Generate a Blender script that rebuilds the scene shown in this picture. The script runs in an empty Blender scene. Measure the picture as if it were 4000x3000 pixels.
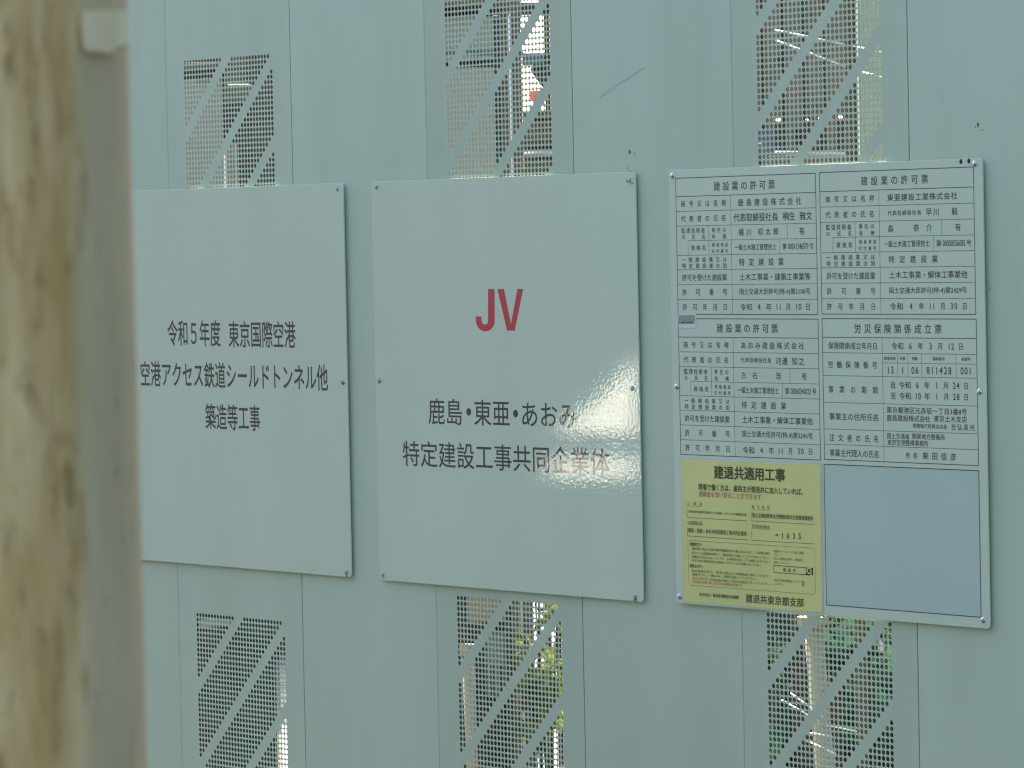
import bpy, bmesh, math, random
import numpy as np
from mathutils import Matrix, Vector

random.seed(7)
rng = np.random.default_rng(7)
S = bpy.context.scene
COL = S.collection
D = bpy.data
RAD = math.radians

# ------------------------------------------------------------------ camera
CAM = np.array([7.12246, -5.66180, 2.01307])          # metres; X along hoarding, Y behind it, Z up
RX = np.array([0.63374827, 0.77327135, -0.02036064])   # camera right
UP = np.array([-0.01439159, 0.03810356, 0.99917016])   # camera up
FW = np.array([-0.77340547, 0.63292933, -0.03527667])  # view direction
FPX = 16172.267                                        # focal length in photo pixels (4000 wide)
Z0 = 2.54                                              # height of the reference level
cam_d = D.cameras.new('camera'); cam = D.objects.new('camera', cam_d); COL.objects.link(cam)
M = Matrix(((RX[0], UP[0], -FW[0], CAM[0]), (RX[1], UP[1], -FW[1], CAM[1]), (RX[2], UP[2], -FW[2], CAM[2]), (0, 0, 0, 1)))
cam.matrix_world = M
cam_d.sensor_width = 36; cam_d.lens = 36*FPX/4000
cam_d.clip_start = 0.05; cam_d.clip_end = 2000
cam_d.dof.use_dof = True; cam_d.dof.focus_distance = 8.6; cam_d.dof.aperture_fstop = 24
S.camera = cam

# ------------------------------------------------------------------ world, sun, exposure
SUN_AZ = (-0.90, 0.43)                                 # the sun stands behind the hoarding, to the left
SUN_EL = RAD(42)
w = D.worlds.new('World'); S.world = w; w.use_nodes = True
nt = w.node_tree; nt.nodes.clear()
sky = nt.nodes.new('ShaderNodeTexSky'); sky.sky_type = 'NISHITA'; sky.sun_disc = False
sky.sun_elevation = SUN_EL
sky.sun_rotation = math.atan2(SUN_AZ[0], SUN_AZ[1])
sky.air_density = 1.0; sky.dust_density = 3.0; sky.ozone_density = 1.0
bg = nt.nodes.new('ShaderNodeBackground'); bg.inputs['Strength'].default_value = 0.10
wo = nt.nodes.new('ShaderNodeOutputWorld')
nt.links.new(sky.outputs[0], bg.inputs[0]); nt.links.new(bg.outputs[0], wo.inputs[0])
sl = D.lights.new('sun', 'SUN'); sl.energy = 2.6; sl.angle = RAD(0.5); sl.color = (1.0, 0.95, 0.86)
so = D.objects.new('sun', sl); COL.objects.link(so)
sd = Vector((SUN_AZ[0]*math.cos(SUN_EL), SUN_AZ[1]*math.cos(SUN_EL), math.sin(SUN_EL))).normalized()
so.rotation_euler = sd.to_track_quat('Z', 'Y').to_euler(); so.location = sd*30
S.view_settings.view_transform = 'Standard'; S.view_settings.look = 'None'
S.view_settings.gamma = 1; S.view_settings.exposure = 2.15
S.cycles.use_denoising = True
S.cycles.max_bounces = 8
S.cycles.sample_clamp_indirect = 0
S.render.filter_size = 1.3 if hasattr(S.render, 'filter_size') else 1.5
S.cycles.filter_width = 1.2

# ------------------------------------------------------------------ helpers
def ray(px, py):
    return FW + RX*((px-2000)/FPX) - UP*((py-1500)/FPX)
def at(px, py, Y=0.0):
    """point of the plane at depth Y behind the hoarding that lies on this line of sight"""
    d = ray(px, py); return CAM + d*((Y-CAM[1])/d[1])
def atd(px, py, dist):
    return CAM + ray(px, py)*dist
def onto(X, Z, Y):
    """slide a point measured on the hoarding's face onto the parallel plane Y"""
    P = np.array([X, 0.0, Z]); d = P-CAM
    return CAM + d*((Y-CAM[1])/d[1])

def tag(o, label=None, cat=None, group=None, kind=None):
    if label: o['label'] = label
    if cat: o['category'] = cat
    if group: o['group'] = group
    if kind: o['kind'] = kind
    return o
def empty(name, loc=(0, 0, 0)):
    o = D.objects.new(name, None); o.empty_display_size = 0.05; COL.objects.link(o); o.location = loc; return o
def link(name, me, mat=None, parent=None):
    o = D.objects.new(name, me); COL.objects.link(o)
    if mat and not me.materials: me.materials.append(mat)
    if parent:
        o.parent = parent
        o.matrix_parent_inverse = Matrix.Translation(-Vector(parent.location))
    return o
def mesh(name, vs, fs, mat=None, parent=None, smooth=False):
    me = D.meshes.new(name); me.from_pydata([tuple(map(float, v)) for v in vs], [], fs); me.update()
    if smooth:
        me.polygons.foreach_set('use_smooth', [True]*len(me.polygons))
    return link(name, me, mat, parent)
class MB:
    """collects solids; build() links them as one mesh object"""
    def __init__(s): s.b = bmesh.new()
    def box(s, x0, x1, y0, y1, z0, z1, bev=0.0, seg=2):
        t = bmesh.new(); bmesh.ops.create_cube(t, size=1)
        for v in t.verts:
            v.co = Vector(((x0+x1)/2+v.co.x*(x1-x0), (y0+y1)/2+v.co.y*(y1-y0), (z0+z1)/2+v.co.z*(z1-z0)))
        if bev: bmesh.ops.bevel(t, geom=t.edges[:], offset=bev, segments=seg, affect='EDGES', profile=0.5)
        s.add(t); return s
    def tube(s, a, b, r, r2=None, n=12):
        a = Vector(a); b = Vector(b); t = bmesh.new()
        bmesh.ops.create_cone(t, cap_ends=True, segments=n, radius1=r, radius2=r if r2 is None else r2, depth=(b-a).length)
        q = (b-a).to_track_quat('Z', 'Y').to_matrix().to_4x4()
        bmesh.ops.transform(t, matrix=Matrix.Translation((a+b)/2) @ q, verts=t.verts); s.add(t); return s
    def poly(s, pts, thick, axis=(0, 1, 0)):
        t = bmesh.new(); ax = Vector(axis)*thick
        a = [t.verts.new(Vector(p)) for p in pts]; b = [t.verts.new(Vector(p)+ax) for p in pts]
        t.faces.new(a); t.faces.new(b[::-1])
        for i in range(len(a)):
            j = (i+1) % len(a); t.faces.new((a[j], a[i], b[i], b[j]))
        bmesh.ops.recalc_face_normals(t, faces=t.faces[:]); s.add(t); return s
    def add(s, t):
        me = D.meshes.new('tmp'); t.to_mesh(me); t.free(); s.b.from_mesh(me); D.meshes.remove(me)
    def build(s, name, mat, parent=None, smooth=False):
        me = D.meshes.new(name); s.b.to_mesh(me); s.b.free()
        if smooth: me.polygons.foreach_set('use_smooth', [True]*len(me.polygons))
        return link(name, me, mat, parent)

# ------------------------------------------------------------------ materials
def mat(name, base, rough=0.5, metal=0.0, var=0.0, vscale=(3, 3, 3), bump=0.0, bscale=30, coat=0.0, crough=0.05, second=None, spec=0.5, bump2=None, ior=1.5):
    m = D.materials.new(name); m.use_nodes = True
    n = m.node_tree.nodes; l = m.node_tree.links
    p = n['Principled BSDF']
    p.inputs['Roughness'].default_value = rough; p.inputs['Metallic'].default_value = metal
    p.inputs['Specular IOR Level'].default_value = spec
    p.inputs['Coat Weight'].default_value = coat; p.inputs['Coat Roughness'].default_value = crough
    p.inputs['Coat IOR'].default_value = ior
    tc = n.new('ShaderNodeTexCoord')
    if var or second:
        mp = n.new('ShaderNodeMapping'); mp.inputs['Scale'].default_value = vscale
        l.new(tc.outputs['Object'], mp.inputs[0])
        tx = n.new('ShaderNodeTexNoise'); tx.inputs['Scale'].default_value = 1; tx.inputs['Detail'].default_value = 6
        tx.inputs['Roughness'].default_value = 0.6
        l.new(mp.outputs[0], tx.inputs['Vector'])
        mx = n.new('ShaderNodeMix'); mx.data_type = 'RGBA'
        b2 = second or tuple(max(0, c*(1-var)) for c in base)
        mx.inputs[6].default_value = (*base, 1); mx.inputs[7].default_value = (*b2, 1)
        rp = n.new('ShaderNodeValToRGB'); rp.color_ramp.elements[0].position = 0.40; rp.color_ramp.elements[1].position = 0.66
        l.new(tx.outputs[0], rp.inputs[0]); l.new(rp.outputs[0], mx.inputs[0]); l.new(mx.outputs[2], p.inputs['Base Color'])
    else:
        p.inputs['Base Color'].default_value = (*base, 1)
    if bump or bump2:
        prev = None
        for (st, sc) in ([(bump, bscale)] if bump else []) + ([bump2] if bump2 else []):
            tn = n.new('ShaderNodeTexNoise'); tn.inputs['Scale'].default_value = sc; tn.inputs['Detail'].default_value = 2
            l.new(tc.outputs['Object'], tn.inputs['Vector'])
            bp = n.new('ShaderNodeBump'); bp.inputs['Strength'].default_value = 1; bp.inputs['Distance'].default_value = st
            l.new(tn.outputs[0], bp.inputs['Height'])
            if prev: l.new(prev.outputs[0], bp.inputs['Normal'])
            prev = bp
        l.new(prev.outputs[0], p.inputs['Normal'])
        l.new(prev.outputs[0], p.inputs['Coat Normal'])
    return m
PAINT = mat('hoarding_paint', (0.555, 0.70, 0.53), 0.42, var=0.08, vscale=(4, 4, 0.7), bump=0.0006, bscale=3.0, coat=0.4, crough=0.25)
def tone_by_object(m, amt):
    n = m.node_tree.nodes; l = m.node_tree.links; p = n['Principled BSDF']; src = p.inputs['Base Color'].links[0].from_socket
    oi = n.new('ShaderNodeObjectInfo'); mr = n.new('ShaderNodeMapRange'); mr.inputs[3].default_value = 1-amt; mr.inputs[4].default_value = 1+amt*0.4
    l.new(oi.outputs['Random'], mr.inputs[0]); mu = n.new('ShaderNodeVectorMath'); mu.operation = 'SCALE'
    l.new(src, mu.inputs[0]); l.new(mr.outputs[0], mu.inputs['Scale']); l.new(mu.outputs[0], p.inputs['Base Color'])
tone_by_object(PAINT, 0.07)
SIGNW = mat('sign_white', (0.64, 0.785, 0.60), 0.45, var=0.05, vscale=(3, 3, 1), coat=1.0, crough=0.025, bump=0.0003, bscale=2.0, bump2=(0.000065, 130))
SIGNEDGE = mat('sign_edge', (0.50, 0.56, 0.52), 0.5)
INK = mat('ink_black', (0.030, 0.036, 0.034), 0.5, coat=1.0, crough=0.025, bump2=(0.000065, 130))
INKT = mat('ink_table', (0.05, 0.075, 0.065), 0.5, coat=0.5)
RED = mat('ink_red', (0.60, 0.030, 0.050), 0.5, coat=1.0, crough=0.06)
PINK = mat('ink_pink', (0.62, 0.26, 0.18), 0.5)
YEL = mat('poster_yellow', (0.76, 0.80, 0.29), 0.4, var=0.08, vscale=(5, 5, 2), coat=0.7, crough=0.12, bump=0.0012, bscale=9)
INKP = mat('ink_poster', (0.055, 0.065, 0.03), 0.5, coat=0.4)
INKF = mat('ink_fine', (0.23, 0.25, 0.09), 0.5)
BLUEG = mat('blank_blue_grey', (0.51, 0.69, 0.58), 0.4, coat=0.8, crough=0.08, var=0.04)
STEEL = mat('zinc_screw', (0.55, 0.62, 0.66), 0.22, 1.0)
SCRW = mat('painted_screw', (0.50, 0.56, 0.52), 0.35, var=0.5, vscale=(200, 200, 200))
DARK = mat('dark_hole', (0.03, 0.03, 0.028), 0.8)
RUST = mat('rust', (0.20, 0.075, 0.04), 0.8, var=0.4, vscale=(150, 150, 150))
SCUFF = mat('scuff', (0.42, 0.50, 0.42), 0.6)
TAPE = mat('clear_tape', (0.72, 0.80, 0.72), 0.2, coat=1.0)
GREYP = mat('grey_print', (0.38, 0.42, 0.36), 0.5, var=0.3, vscale=(160, 160, 260))

# ------------------------------------------------------------------ lettering
fc = D.curves.new('lettering', 'FONT'); fo = D.objects.new('lettering', fc); fc.resolution_u = 3
GC = {}
def glyphs(s, bold):
    k = (s, bold)
    if k not in GC:
        fc.body = s; fc.offset = bold
        me = D.meshes.new_from_object(fo)
        v = np.zeros(len(me.vertices)*3, np.float32); me.vertices.foreach_get('co', v)
        GC[k] = (v.reshape(-1, 3)[:, :2].astype(float), [tuple(p.vertices) for p in me.polygons]); D.meshes.remove(me)
    return GC[k]
def is_ascii(s): return all(ord(c) < 128 for c in s)
class Letters:
    def __init__(s, Y): s.Y = Y; s.v = []; s.f = []; s.n = 0
    def put2(s, txt, x0, x1, zc, h, bold):
        v, f = glyphs(txt, 0.0)
        bold = bold or 0.007
        if len(v) == 0: return
        if len(txt) == 1 and ord(txt) > 127:
            sx = (x1-x0)/0.93; ox = x0-0.035*sx
        else:
            a, b = v[:, 0].min(), v[:, 0].max(); sx = (x1-x0)/max(b-a, 1e-4)
            if len(txt) == 1: sx = min(sx, h/0.70*0.95)
            ox = (x0+x1)/2-(a+b)/2*sx
        if is_ascii(txt) and len(txt) > 1 and ' ' not in txt:
            sy = h/0.70; cw_ = (x1-x0)/len(txt)
            for i, ch in enumerate(txt):
                gv, _ = glyphs(ch, 0.0); gw = gv[:, 0].max()-gv[:, 0].min(); ww = min(gw*sy*0.92, cw_*0.90*min(1, gw/0.46))
                s.put2(ch, x0+cw_*(i+.5)-ww/2, x0+cw_*(i+.5)+ww/2, zc, h, bold or 0.013)
            return
        if is_ascii(txt): sy = h/0.70; oz = zc-0.345*sy
        else: sy = h/0.92; oz = zc-0.38*sy
        sh = [(0, 0)] if not bold else [(-bold, -bold), (bold, -bold), (-bold, bold), (bold, bold)]
        for k, (ax, az) in enumerate(sh):
            for p in v: s.v.append((ox+(p[0]+ax)*sx, s.Y-0.00002*k, oz+(p[1]+az)*sy))
            for q in f: s.f.append(tuple(i+s.n for i in q))
            s.n += len(v)
    def quad(s, pts):
        for p in pts: s.v.append((p[0], s.Y, p[1]))
        s.f.append(tuple(range(s.n, s.n+len(pts)))); s.n += len(pts)
    def line(s, x0, z0, x1, z1, wd):
        dx, dz = x1-x0, z1-z0; L = math.hypot(dx, dz) or 1; nx, nz = -dz/L*wd/2, dx/L*wd/2
        s.quad([(x0+nx, z0+nz), (x0-nx, z0-nz), (x1-nx, z1-nz), (x1+nx, z1+nz)])
    def build(s, name, m, parent): return mesh(name, s.v, s.f, m, parent)
CROPS = {'c4': (2600, 600, 1659/660), 'c5': (3180, 600, 1760/700), 'c6': (2600, 1220, 1825/660), 'c7': (3180, 1220, 1936/700),
         'c8': (2620, 1780, 1659/640), 'd1': (0, 600, 2074/1500), 'd2': (1400, 600, 1991/1200), 'd3': (1400, 1300, 1810/1200)}
def cp(c, x, y, Y):
    o = CROPS[c]; q = at(o[0]+x/o[2], o[1]+y/o[2], Y); return q[0], q[2]
def write(L, c, txt, xl, xr, yl, yr, h, cw=None, bold=0.0):
    """one run of writing between two measured ends; cw spreads single characters of that width"""
    x0, za = cp(c, xl, yl, L.Y); x1, zb = cp(c, xr, yr, L.Y)
    zc = (za+zb)/2
    _, zt = cp(c, (xl+xr)/2, (yl+yr)/2-h/2, L.Y); _, zu = cp(c, (xl+xr)/2, (yl+yr)/2+h/2, L.Y); hm = zt-zu
    if cw is None: L.put2(txt, x0, x1, zc, hm, bold); return
    xm, _ = cp(c, xl+cw, yl, L.Y); wm = xm-x0
    n = len(txt)
    for i, ch in enumerate(txt):
        cx = x0+wm/2 + (x1-x0-wm)*(i/(n-1) if n > 1 else 0.5)
        if ch.strip(): L.put2(ch, cx-wm/2, cx+wm/2, zc, hm, bold)

# ------------------------------------------------------------------ ground and road
GRAVEL = mat('site_gravel', (0.20, 0.18, 0.145), 0.9, var=0.35, vscale=(8, 8, 8), bump=0.02, bscale=25)
ASPH = mat('asphalt', (0.028, 0.028, 0.027), 0.85, var=0.3, vscale=(20, 20, 20), bump=0.004, bscale=160)
def sheet(name, x0, x1, y0, y1, z, m, kind='structure'):
    return tag(mesh(name, [(x0, y0, z), (x1, y0, z), (x1, y1, z), (x0, y1, z)], [(0, 1, 2, 3)], m), kind=kind)
sheet('ground', -400, 400, -400, 400, 0.0, GRAVEL)
sheet('road', -160, 120, -70, -0.6, 0.004, ASPH)

# ------------------------------------------------------------------ hoarding panels
PX0 = -1.0790; PP = 0.5012                                # first measured seam and the panel pitch
P = 0.012                                                 # hole pitch
def seam(i): return PX0+PP*i
ZB, ZT = 0.06, 3.02
def panel_frame(mb, x0, x1, zb, zt, yf=0.0012):
    """folded returns round the panel's edge"""
    g = 0.0010
    mb.box(x0+g, x0+g+0.0014, yf, 0.034, zb, zt); mb.box(x1-g-0.0014, x1-g, yf, 0.034, zb, zt)
    mb.box(x1-0.012, x1+0.012, 0.0355, 0.037, zb, zt)
    mb.box(x0+g+0.0014, x1-g-0.0014, 0.0012, 0.034, zt-0.0014, zt); mb.box(x0+g+0.0014, x1-g-0.0014, 0.0012, 0.034, zb, zb+0.0014)
def plain_sheet(mb, x0, x1, zb, zt):
    t = bmesh.new(); g = 0.001; r = 0.003
    prof = [(x0+g, 0.0012), (x0+g+0.0008, 0.0003), (x0+g+r, 0.0), (x1-g-r, 0.0), (x1-g-0.0008, 0.0003), (x1-g, 0.0012)]
    a = [t.verts.new((x, y, zb)) for x, y in prof]; b = [t.verts.new((x, y, zt)) for x, y in prof]
    for i in range(5): t.faces.new((a[i], a[i+1], b[i+1], b[i]))
    mb.add(t)
PLAB = {-2: 'plain white steel panel behind the rusty pipe at the far left end',
        -1: 'plain white steel panel just right of the rusty pipe, behind the work title sign',
        1: 'plain white panel in the gap between work title sign and red JV sign',
        3: 'plain white panel in the gap between red JV sign and permit table sign',
        5: 'plain white panel with rust specks right of the permit table sign'}
plain = {}
for i in (-2, -1, 1, 3, 5, 6):
    dz = {-2: -.19, -1: -.14, 1: -.05, 3: .03, 5: .09, 6: .12}[i]
    o = empty('hoarding_panel', (seam(i)+PP/2, 0, ZB+dz))
    mb = MB(); plain_sheet(mb, seam(i), seam(i+1), ZB+dz, ZT+dz); mb.build('steel_sheet', PAINT, o)
    mb = MB(); panel_frame(mb, seam(i), seam(i+1), ZB+dz, ZT+dz); mb.build('edge_frame', PAINT, o)
    tag(o, PLAB.get(i, 'plain white steel panel beyond the right edge of the view'), 'panel', 'plain white panels of the hoarding')
    plain[i] = o
# perforated panel: one mesh, three panels hung at slightly different heights
NC = 30; NR = 77
def perf_mesh():
    vs = []; fs = []
    wd = PP; ox = (PP-(NC)*P)/2+0.0015                    # grid offset inside the panel
    blocks = [0.0, -0.012*109.75]                         # local Z of row 0 (both blocks), row r lies P*r lower
    th = 0.0004; N = 12; R = 0.0050
    ztop = 0.50; zbot = -2.46
    V = {}
    def vid(x, y, z):
        k = (round(x, 6), round(y, 6), round(z, 6))
        if k not in V: V[k] = len(vs); vs.append((x, y, z))
        return V[k]
    def rect(x0, x1, z0, z1): fs.append((vid(x0, 0, z0), vid(x1, 0, z0), vid(x1, 0, z1), vid(x0, 0, z1)))
    xl = 0.001; xr = wd-0.001; gl = ox; gr = ox+NC*P
    zs = [ztop]
    for b0 in blocks: zs += [b0+P/2, b0+P/2-NR*P]
    zs.append(zbot)
    for j in range(0, len(zs)-1):
        z1, z0 = zs[j], zs[j+1]
        if j % 2 == 0: rect(xl, xr, z0, z1)
        else: rect(xl, gl, z0, z1); rect(gr, xr, z0, z1)
    ang = [math.pi/4+2*math.pi*k/N for k in range(N)]
    for b0 in blocks:
        for r in range(NR):
            z1 = b0+P/2-r*P; z0 = z1-P; zc = (z0+z1)/2
            for c in range(NC):
                x0 = gl+c*P; x1 = x0+P; xc = (x0+x1)/2
                if (c+r) % 16 >= 13: rect(x0, x1, z0, z1); continue
                n0 = len(vs)
                for a in ang: vs.append((xc+R*math.cos(a), 0, zc+R*math.sin(a)))
                for a in ang: vs.append((xc+R*math.cos(a), th, zc+R*math.sin(a)))
                cor = [vid(x1, 0, z1), vid(x0, 0, z1), vid(x0, 0, z0), vid(x1, 0, z0)]
                q = N//4
                for s in range(4):
                    for k in range(q):
                        i0 = n0+(s*q+k) % N; i1 = n0+(s*q+k+1) % N
                        if k < (q+1)//2: fs.append((cor[s], i1, i0))
                        else: fs.append((cor[(s+1) % 4], i1, i0))
                    km = (q+1)//2
                    fs.append((cor[s], cor[(s+1) % 4], n0+(s*q+km) % N))
                for k in range(N):
                    i0 = n0+k; i1 = n0+(k+1) % N; fs.append((i0, i1, i1+N, i0+N))
    # back face of the sheet, without holes only where it is plain
    me = D.meshes.new('perforated_sheet'); me.from_pydata(vs, [], fs); me.update(); me.materials.append(PAINT)
    return me
pm = perf_mesh()
fm = None
PERF = {0: (7.913, 'white perforated panel above and below the work title sign, nearest the rusty pipe'),
        2: (0.0, 'white perforated panel above and below the red JV sign'),
        4: (-4.774, 'white perforated panel above and below the permit table sign')}
perf = {}
for i, (voff, lab) in PERF.items():
    zt = Z0-P*voff
    o = empty('perforated_panel', (seam(i), 0, zt))
    s = D.objects.new('perforated_sheet', pm); COL.objects.link(s); s.parent = o
    if fm is None:
        mb = MB(); panel_frame(mb, 0, PP, -2.46, 0.50, 0.0002); t = mb.build('edge_frame', PAINT); fm = t.data; t.parent = o
    else:
        t = D.objects.new('edge_frame', fm); COL.objects.link(t); t.parent = o
    tag(o, lab, 'panel', 'perforated panels of the hoarding'); perf[i] = o
# marks on the panels
def blob(name, m, parent, px, py, rx, rz, n=9, Y=-0.0003, jit=0.35):
    q = at(px, py, Y); pts = []
    for k in range(n):
        a = 2*math.pi*k/n; s = 1+random.uniform(-jit, jit)
        pts.append((q[0]+rx*s*math.cos(a), Y, q[2]+rz*s*math.sin(a)))
    return mesh(name, pts, [tuple(range(n))][::-1], m, parent)
def streak(name, m, parent, pts, wd, Y=-0.0003):
    L = Letters(Y)
    for (a, b) in zip(pts[:-1], pts[1:]):
        p, q = at(*a, Y), at(*b, Y); L.line(p[0], p[2], q[0], q[2], wd)
    return L.build(name, m, parent)
for (px, py, a, b) in ((2460, 594, .0032, .0055), (2478, 598, .0010, .0022), (2452, 657, .0009, .0038), (2462, 671, .0034, .0024)): blob('rust_spot', RUST, plain[3], px, py, a, b)
for (px, py, a, b) in ((3820, 486, .0028, .0042), (3811, 497, .0012, .0018), (3837, 507, .0013, .0016), (3864, 1127, .0012, .0020)): blob('rust_spot', RUST, plain[5], px, py, a, b)
for pts, wd, pr in (([(2515, 265), (2470, 295), (2420, 325)], .0022, 3), ([(2420, 325), (2370, 355), (2340, 385)], .0010, 3), ([(2398, 350), (2345, 378)], .0008, 3),
                    ([(2245, 495), (2258, 480), (2266, 470)], .0010, 3), ([(2316, 2548), (2318, 2558)], .0022, 3), ([(2360, 2568), (2382, 2584)], .0007, 3),
                    ([(2300, 2725), (2297, 2760), (2288, 2775)], .0008, 3), ([(3748, 228), (3749, 234)], .0020, 5), ([(3681, 378), (3683, 390)], .0014, 5),
                    ([(3556, 428), (3562, 431)], .0018, 5), ([(2660, 2475), (2700, 2452)], .0008, 3)):
    streak('scuff_mark', SCUFF, plain[pr], pts, wd)
for pts, wd in (([(1670, 140), (1680, 137)], .0020), ([(1690, 262), (1691, 285)], .0008), ([(1641, 630), (1646, 632)], .0012)): streak('scuff_mark', SCUFF, plain[1], pts, wd)

# ------------------------------------------------------------------ signs
YF = -0.0090                                              # face of the sign boards
YI = YF-0.0002                                            # printed ink
def sign(X0, X1, Za, Zb, label, screws, smat, rad=0.008):
    """board standing a few mm off the hoarding; extents measured on the hoarding's face"""
    a = onto(X0, Z0+Za, YF); b = onto(X1, Z0+Zb, YF)
    o = empty('sign_board', ((a[0]+b[0])/2, YF+0.003, b[2]))
    pts = []
    for (cx, cz, s0) in ((b[0]-rad, a[2]-rad, 0), (a[0]+rad, a[2]-rad, 90), (a[0]+rad, b[2]+rad, 180), (b[0]-rad, b[2]+rad, 270)):
        for k in range(6):
            t = RAD(s0+k*18); pts.append((cx+rad*math.cos(t), YF, cz+rad*math.sin(t)))
    mb = MB(); mb.poly(pts, 0.0032)
    for e in mb.b.edges: pass
    bd = mb.build('board', SIGNW, o)
    bv = bd.modifiers.new('soft_edge', 'BEVEL'); bv.width = 0.0005; bv.segments = 2; bv.limit_method = 'ANGLE'; bv.angle_limit = RAD(60)
    for (px, py) in screws:
        q = at(px, py, YF); t = bmesh.new()
        bmesh.ops.create_uvsphere(t, u_segments=20, v_segments=12, radius=1.0)
        bmesh.ops.delete(t, geom=[v for v in t.verts if v.co.z < -0.01], context='VERTS')
        rr = 0.0062 if smat is STEEL else 0.0054
        bmesh.ops.transform(t, matrix=Matrix.Translation((q[0], YF, q[2])) @ Matrix.Rotation(RAD(90), 4, 'X') @ Matrix.Diagonal((rr, rr, 0.0036, 1)), verts=t.verts)
        mb = MB(); mb.add(t)
        mb.box(q[0]-0.0022, q[0]+0.0022, YF-0.0038, YF-0.0030, q[2]-0.0005, q[2]+0.0005)
        mb.build('screw', smat, o, smooth=True)
    return tag(o, label, 'sign', 'square white notice boards screwed to the hoarding')
s1 = sign(-1.2850, -0.3868, -0.3945, -1.2912, 'white board with three lines naming the railway tunnel work, partly behind the rusty pipe', [(1318, 738), (1337, 1490), (1353, 2234)], SCRW)
s2 = sign(-0.2816, 0.6222, -0.3945, -1.2918, 'white board with big red letters JV above two lines of black writing', [(1471, 730), (2459, 704), (1481, 1485), (2471, 1517), (1496, 2243), (2482, 2329)], SCRW)
s3 = sign(0.7262, 1.6223, -0.3940, -1.2880, 'white board of four boxed permit tables with a grey blue blank square', [(2627, 686), (3808, 639), (2644, 1510), (3827, 1530), (2655, 2330), (3841, 2422)], STEEL)
# dark scratches round the painted screws
for (s, px, py) in ((s2, 1471, 731), (s2, 2455, 706), (s2, 2467, 712), (s2, 2482, 2340), (s1, 1355, 2248), (s2, 1497, 2250), (s1, 1337, 1497), (s2, 1482, 1492)):
    for k in range(3):
        a = random.uniform(0, 6.28); l = random.uniform(4, 10)
        streak('scratch', DARK, s, [(px+random.uniform(-6, 6), py+random.uniform(-8, 8)), (px+random.uniform(-8, 8)+l*math.cos(a)*.6, py+random.uniform(-8, 8)+l*math.sin(a))], 0.0016, YF-0.0004)
for (px, py) in ((3754, 631), (3785, 629)):
    blob('old_screw_hole', DARK, s3, px, py, 0.0042, 0.0046, 10, YF-0.0003, 0.15)

# --- sign one
L = Letters(YI); B = 0.009
write(L, 'd1', '令和５年度', 905, 1190, 968, 972, 138, None, B); L.build('text_line', INK, s1); L = Letters(YI); write(L, 'd1', '東京国際空港', 1235, 1595, 974, 980, 140, None, B)
L.build('text_line', INK, s1); L = Letters(YI)
write(L, 'd1', '空港アクセス鉄道シールドトンネル他', 760, 1770, 1186, 1213, 137, None, B)
L.build('text_line', INK, s1); L = Letters(YI)
write(L, 'd1', '築造等工事', 1110, 1403, 1419, 1430, 135, None, B); L.build('text_line', INK, s1)
# --- sign two
L = Letters(YI); B = 0.004
write(L, 'd3', '鹿島', 413, 610, 463, 467, 152, None, B); 
write(L, 'd3', '東亜', 682, 890, 470, 474, 152, None, B); 
write(L, 'd3', 'あおみ', 964, 1285, 480, 487, 150, None, B)
for (px, py) in ((650, 466), (926, 476)):
    x, z = cp('d3', px, py, YI); L.quad([(x+.0085*math.cos(k*.524), z+.0085*math.sin(k*.524)) for k in range(12)])
L.build('text_line', INK, s2); L = Letters(YI)
write(L, 'd3', '特定建設工事共同企業体', 262, 1478, 710, 762, 152, None, B); L.build('text_line', INK, s2)
L = Letters(YI)
def JQ(pts): L.quad([cp('d2', x, y, YI) for x, y in pts])
oc = [(883, 1085)] + [(823+60*math.cos(RAD(t)), 1085+67*math.sin(RAD(t))) for t in range(12, 169, 12)] + [(760, 1085), (760, 1055)]
ic = [(840, 1085)] + [(820+20*math.cos(RAD(t)), 1085+23*math.sin(RAD(t))) for t in range(12, 169, 12)] + [(798, 1080), (797, 1055)]
JQ([(840, 877), (840, 1085), (883, 1085), (882, 877)])
for k in range(len(oc)-1): JQ([oc[k], ic[k], ic[k+1], oc[k+1]])
JQ([(900, 877), (963, 1147), (988, 1147), (988, 1104), (943, 877)])
JQ([(988, 1104), (988, 1147), (1013, 1147), (1068, 877), (1031, 877)])
L.build('red_letters', RED, s2)
# --- sign three: tables
T = Letters(YI); X3 = 0.7265; Z3 = Z0-0.3945
def tl(x0, z0, x1, z1, wd):
    a = onto(X3+x0/1000, Z3-z0/1000, YI); b = onto(X3+x1/1000, Z3-z1/1000, YI); T.line(a[0], a[2], b[0], b[2], wd/1000)
def frame(x0, x1, z0, z1, wd=1.5):
    h = wd/2; tl(x0-h, z0, x1+h, z0, wd); tl(x0-h, z1, x1+h, z1, wd); tl(x0, z0+h, x0, z1-h, wd); tl(x1, z0+h, x1, z1-h, wd)
def licence(x0, x1, z0, xv, x3a, x3b):
    frame(x0, x1, z0, z0+279.6)
    for k, dz in enumerate((37.8, 68.2, 98.5, 158.4, 188.2, 218.6, 249.2)): tl(x0+.8, z0+dz, x1-.8, z0+dz, 1.3 if k == 0 else .9)
    tl(x0+34.7, z0+128.6, x1-.8, z0+128.6, .8)
    xm = x0+166; tl(xm, z0+38.4, xm, z0+279, .8); tl(x0+98.2, z0+99, x0+98.2, z0+158, .8); tl(x0+34.7, z0+129, x0+34.7, z0+158, .8)
    tl(x3a, z0+99, x3a, z0+128.2, .8); tl(x3b, z0+129, x3b, z0+158, .8)
TABLES = []
def table_done(name, lab=None):
    global T
    o = T.build(name, INKT, s3)
    if lab: o['label'] = lab
    TABLES.append(o); T = Letters(YI)
licence(21.8, 437.8, 17.0, 0, 353.8, 331.6); table_done('permit_table')
licence(449.6, 872.0, 16.0, 0, 785.2, 763.0); table_done('permit_table')
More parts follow.
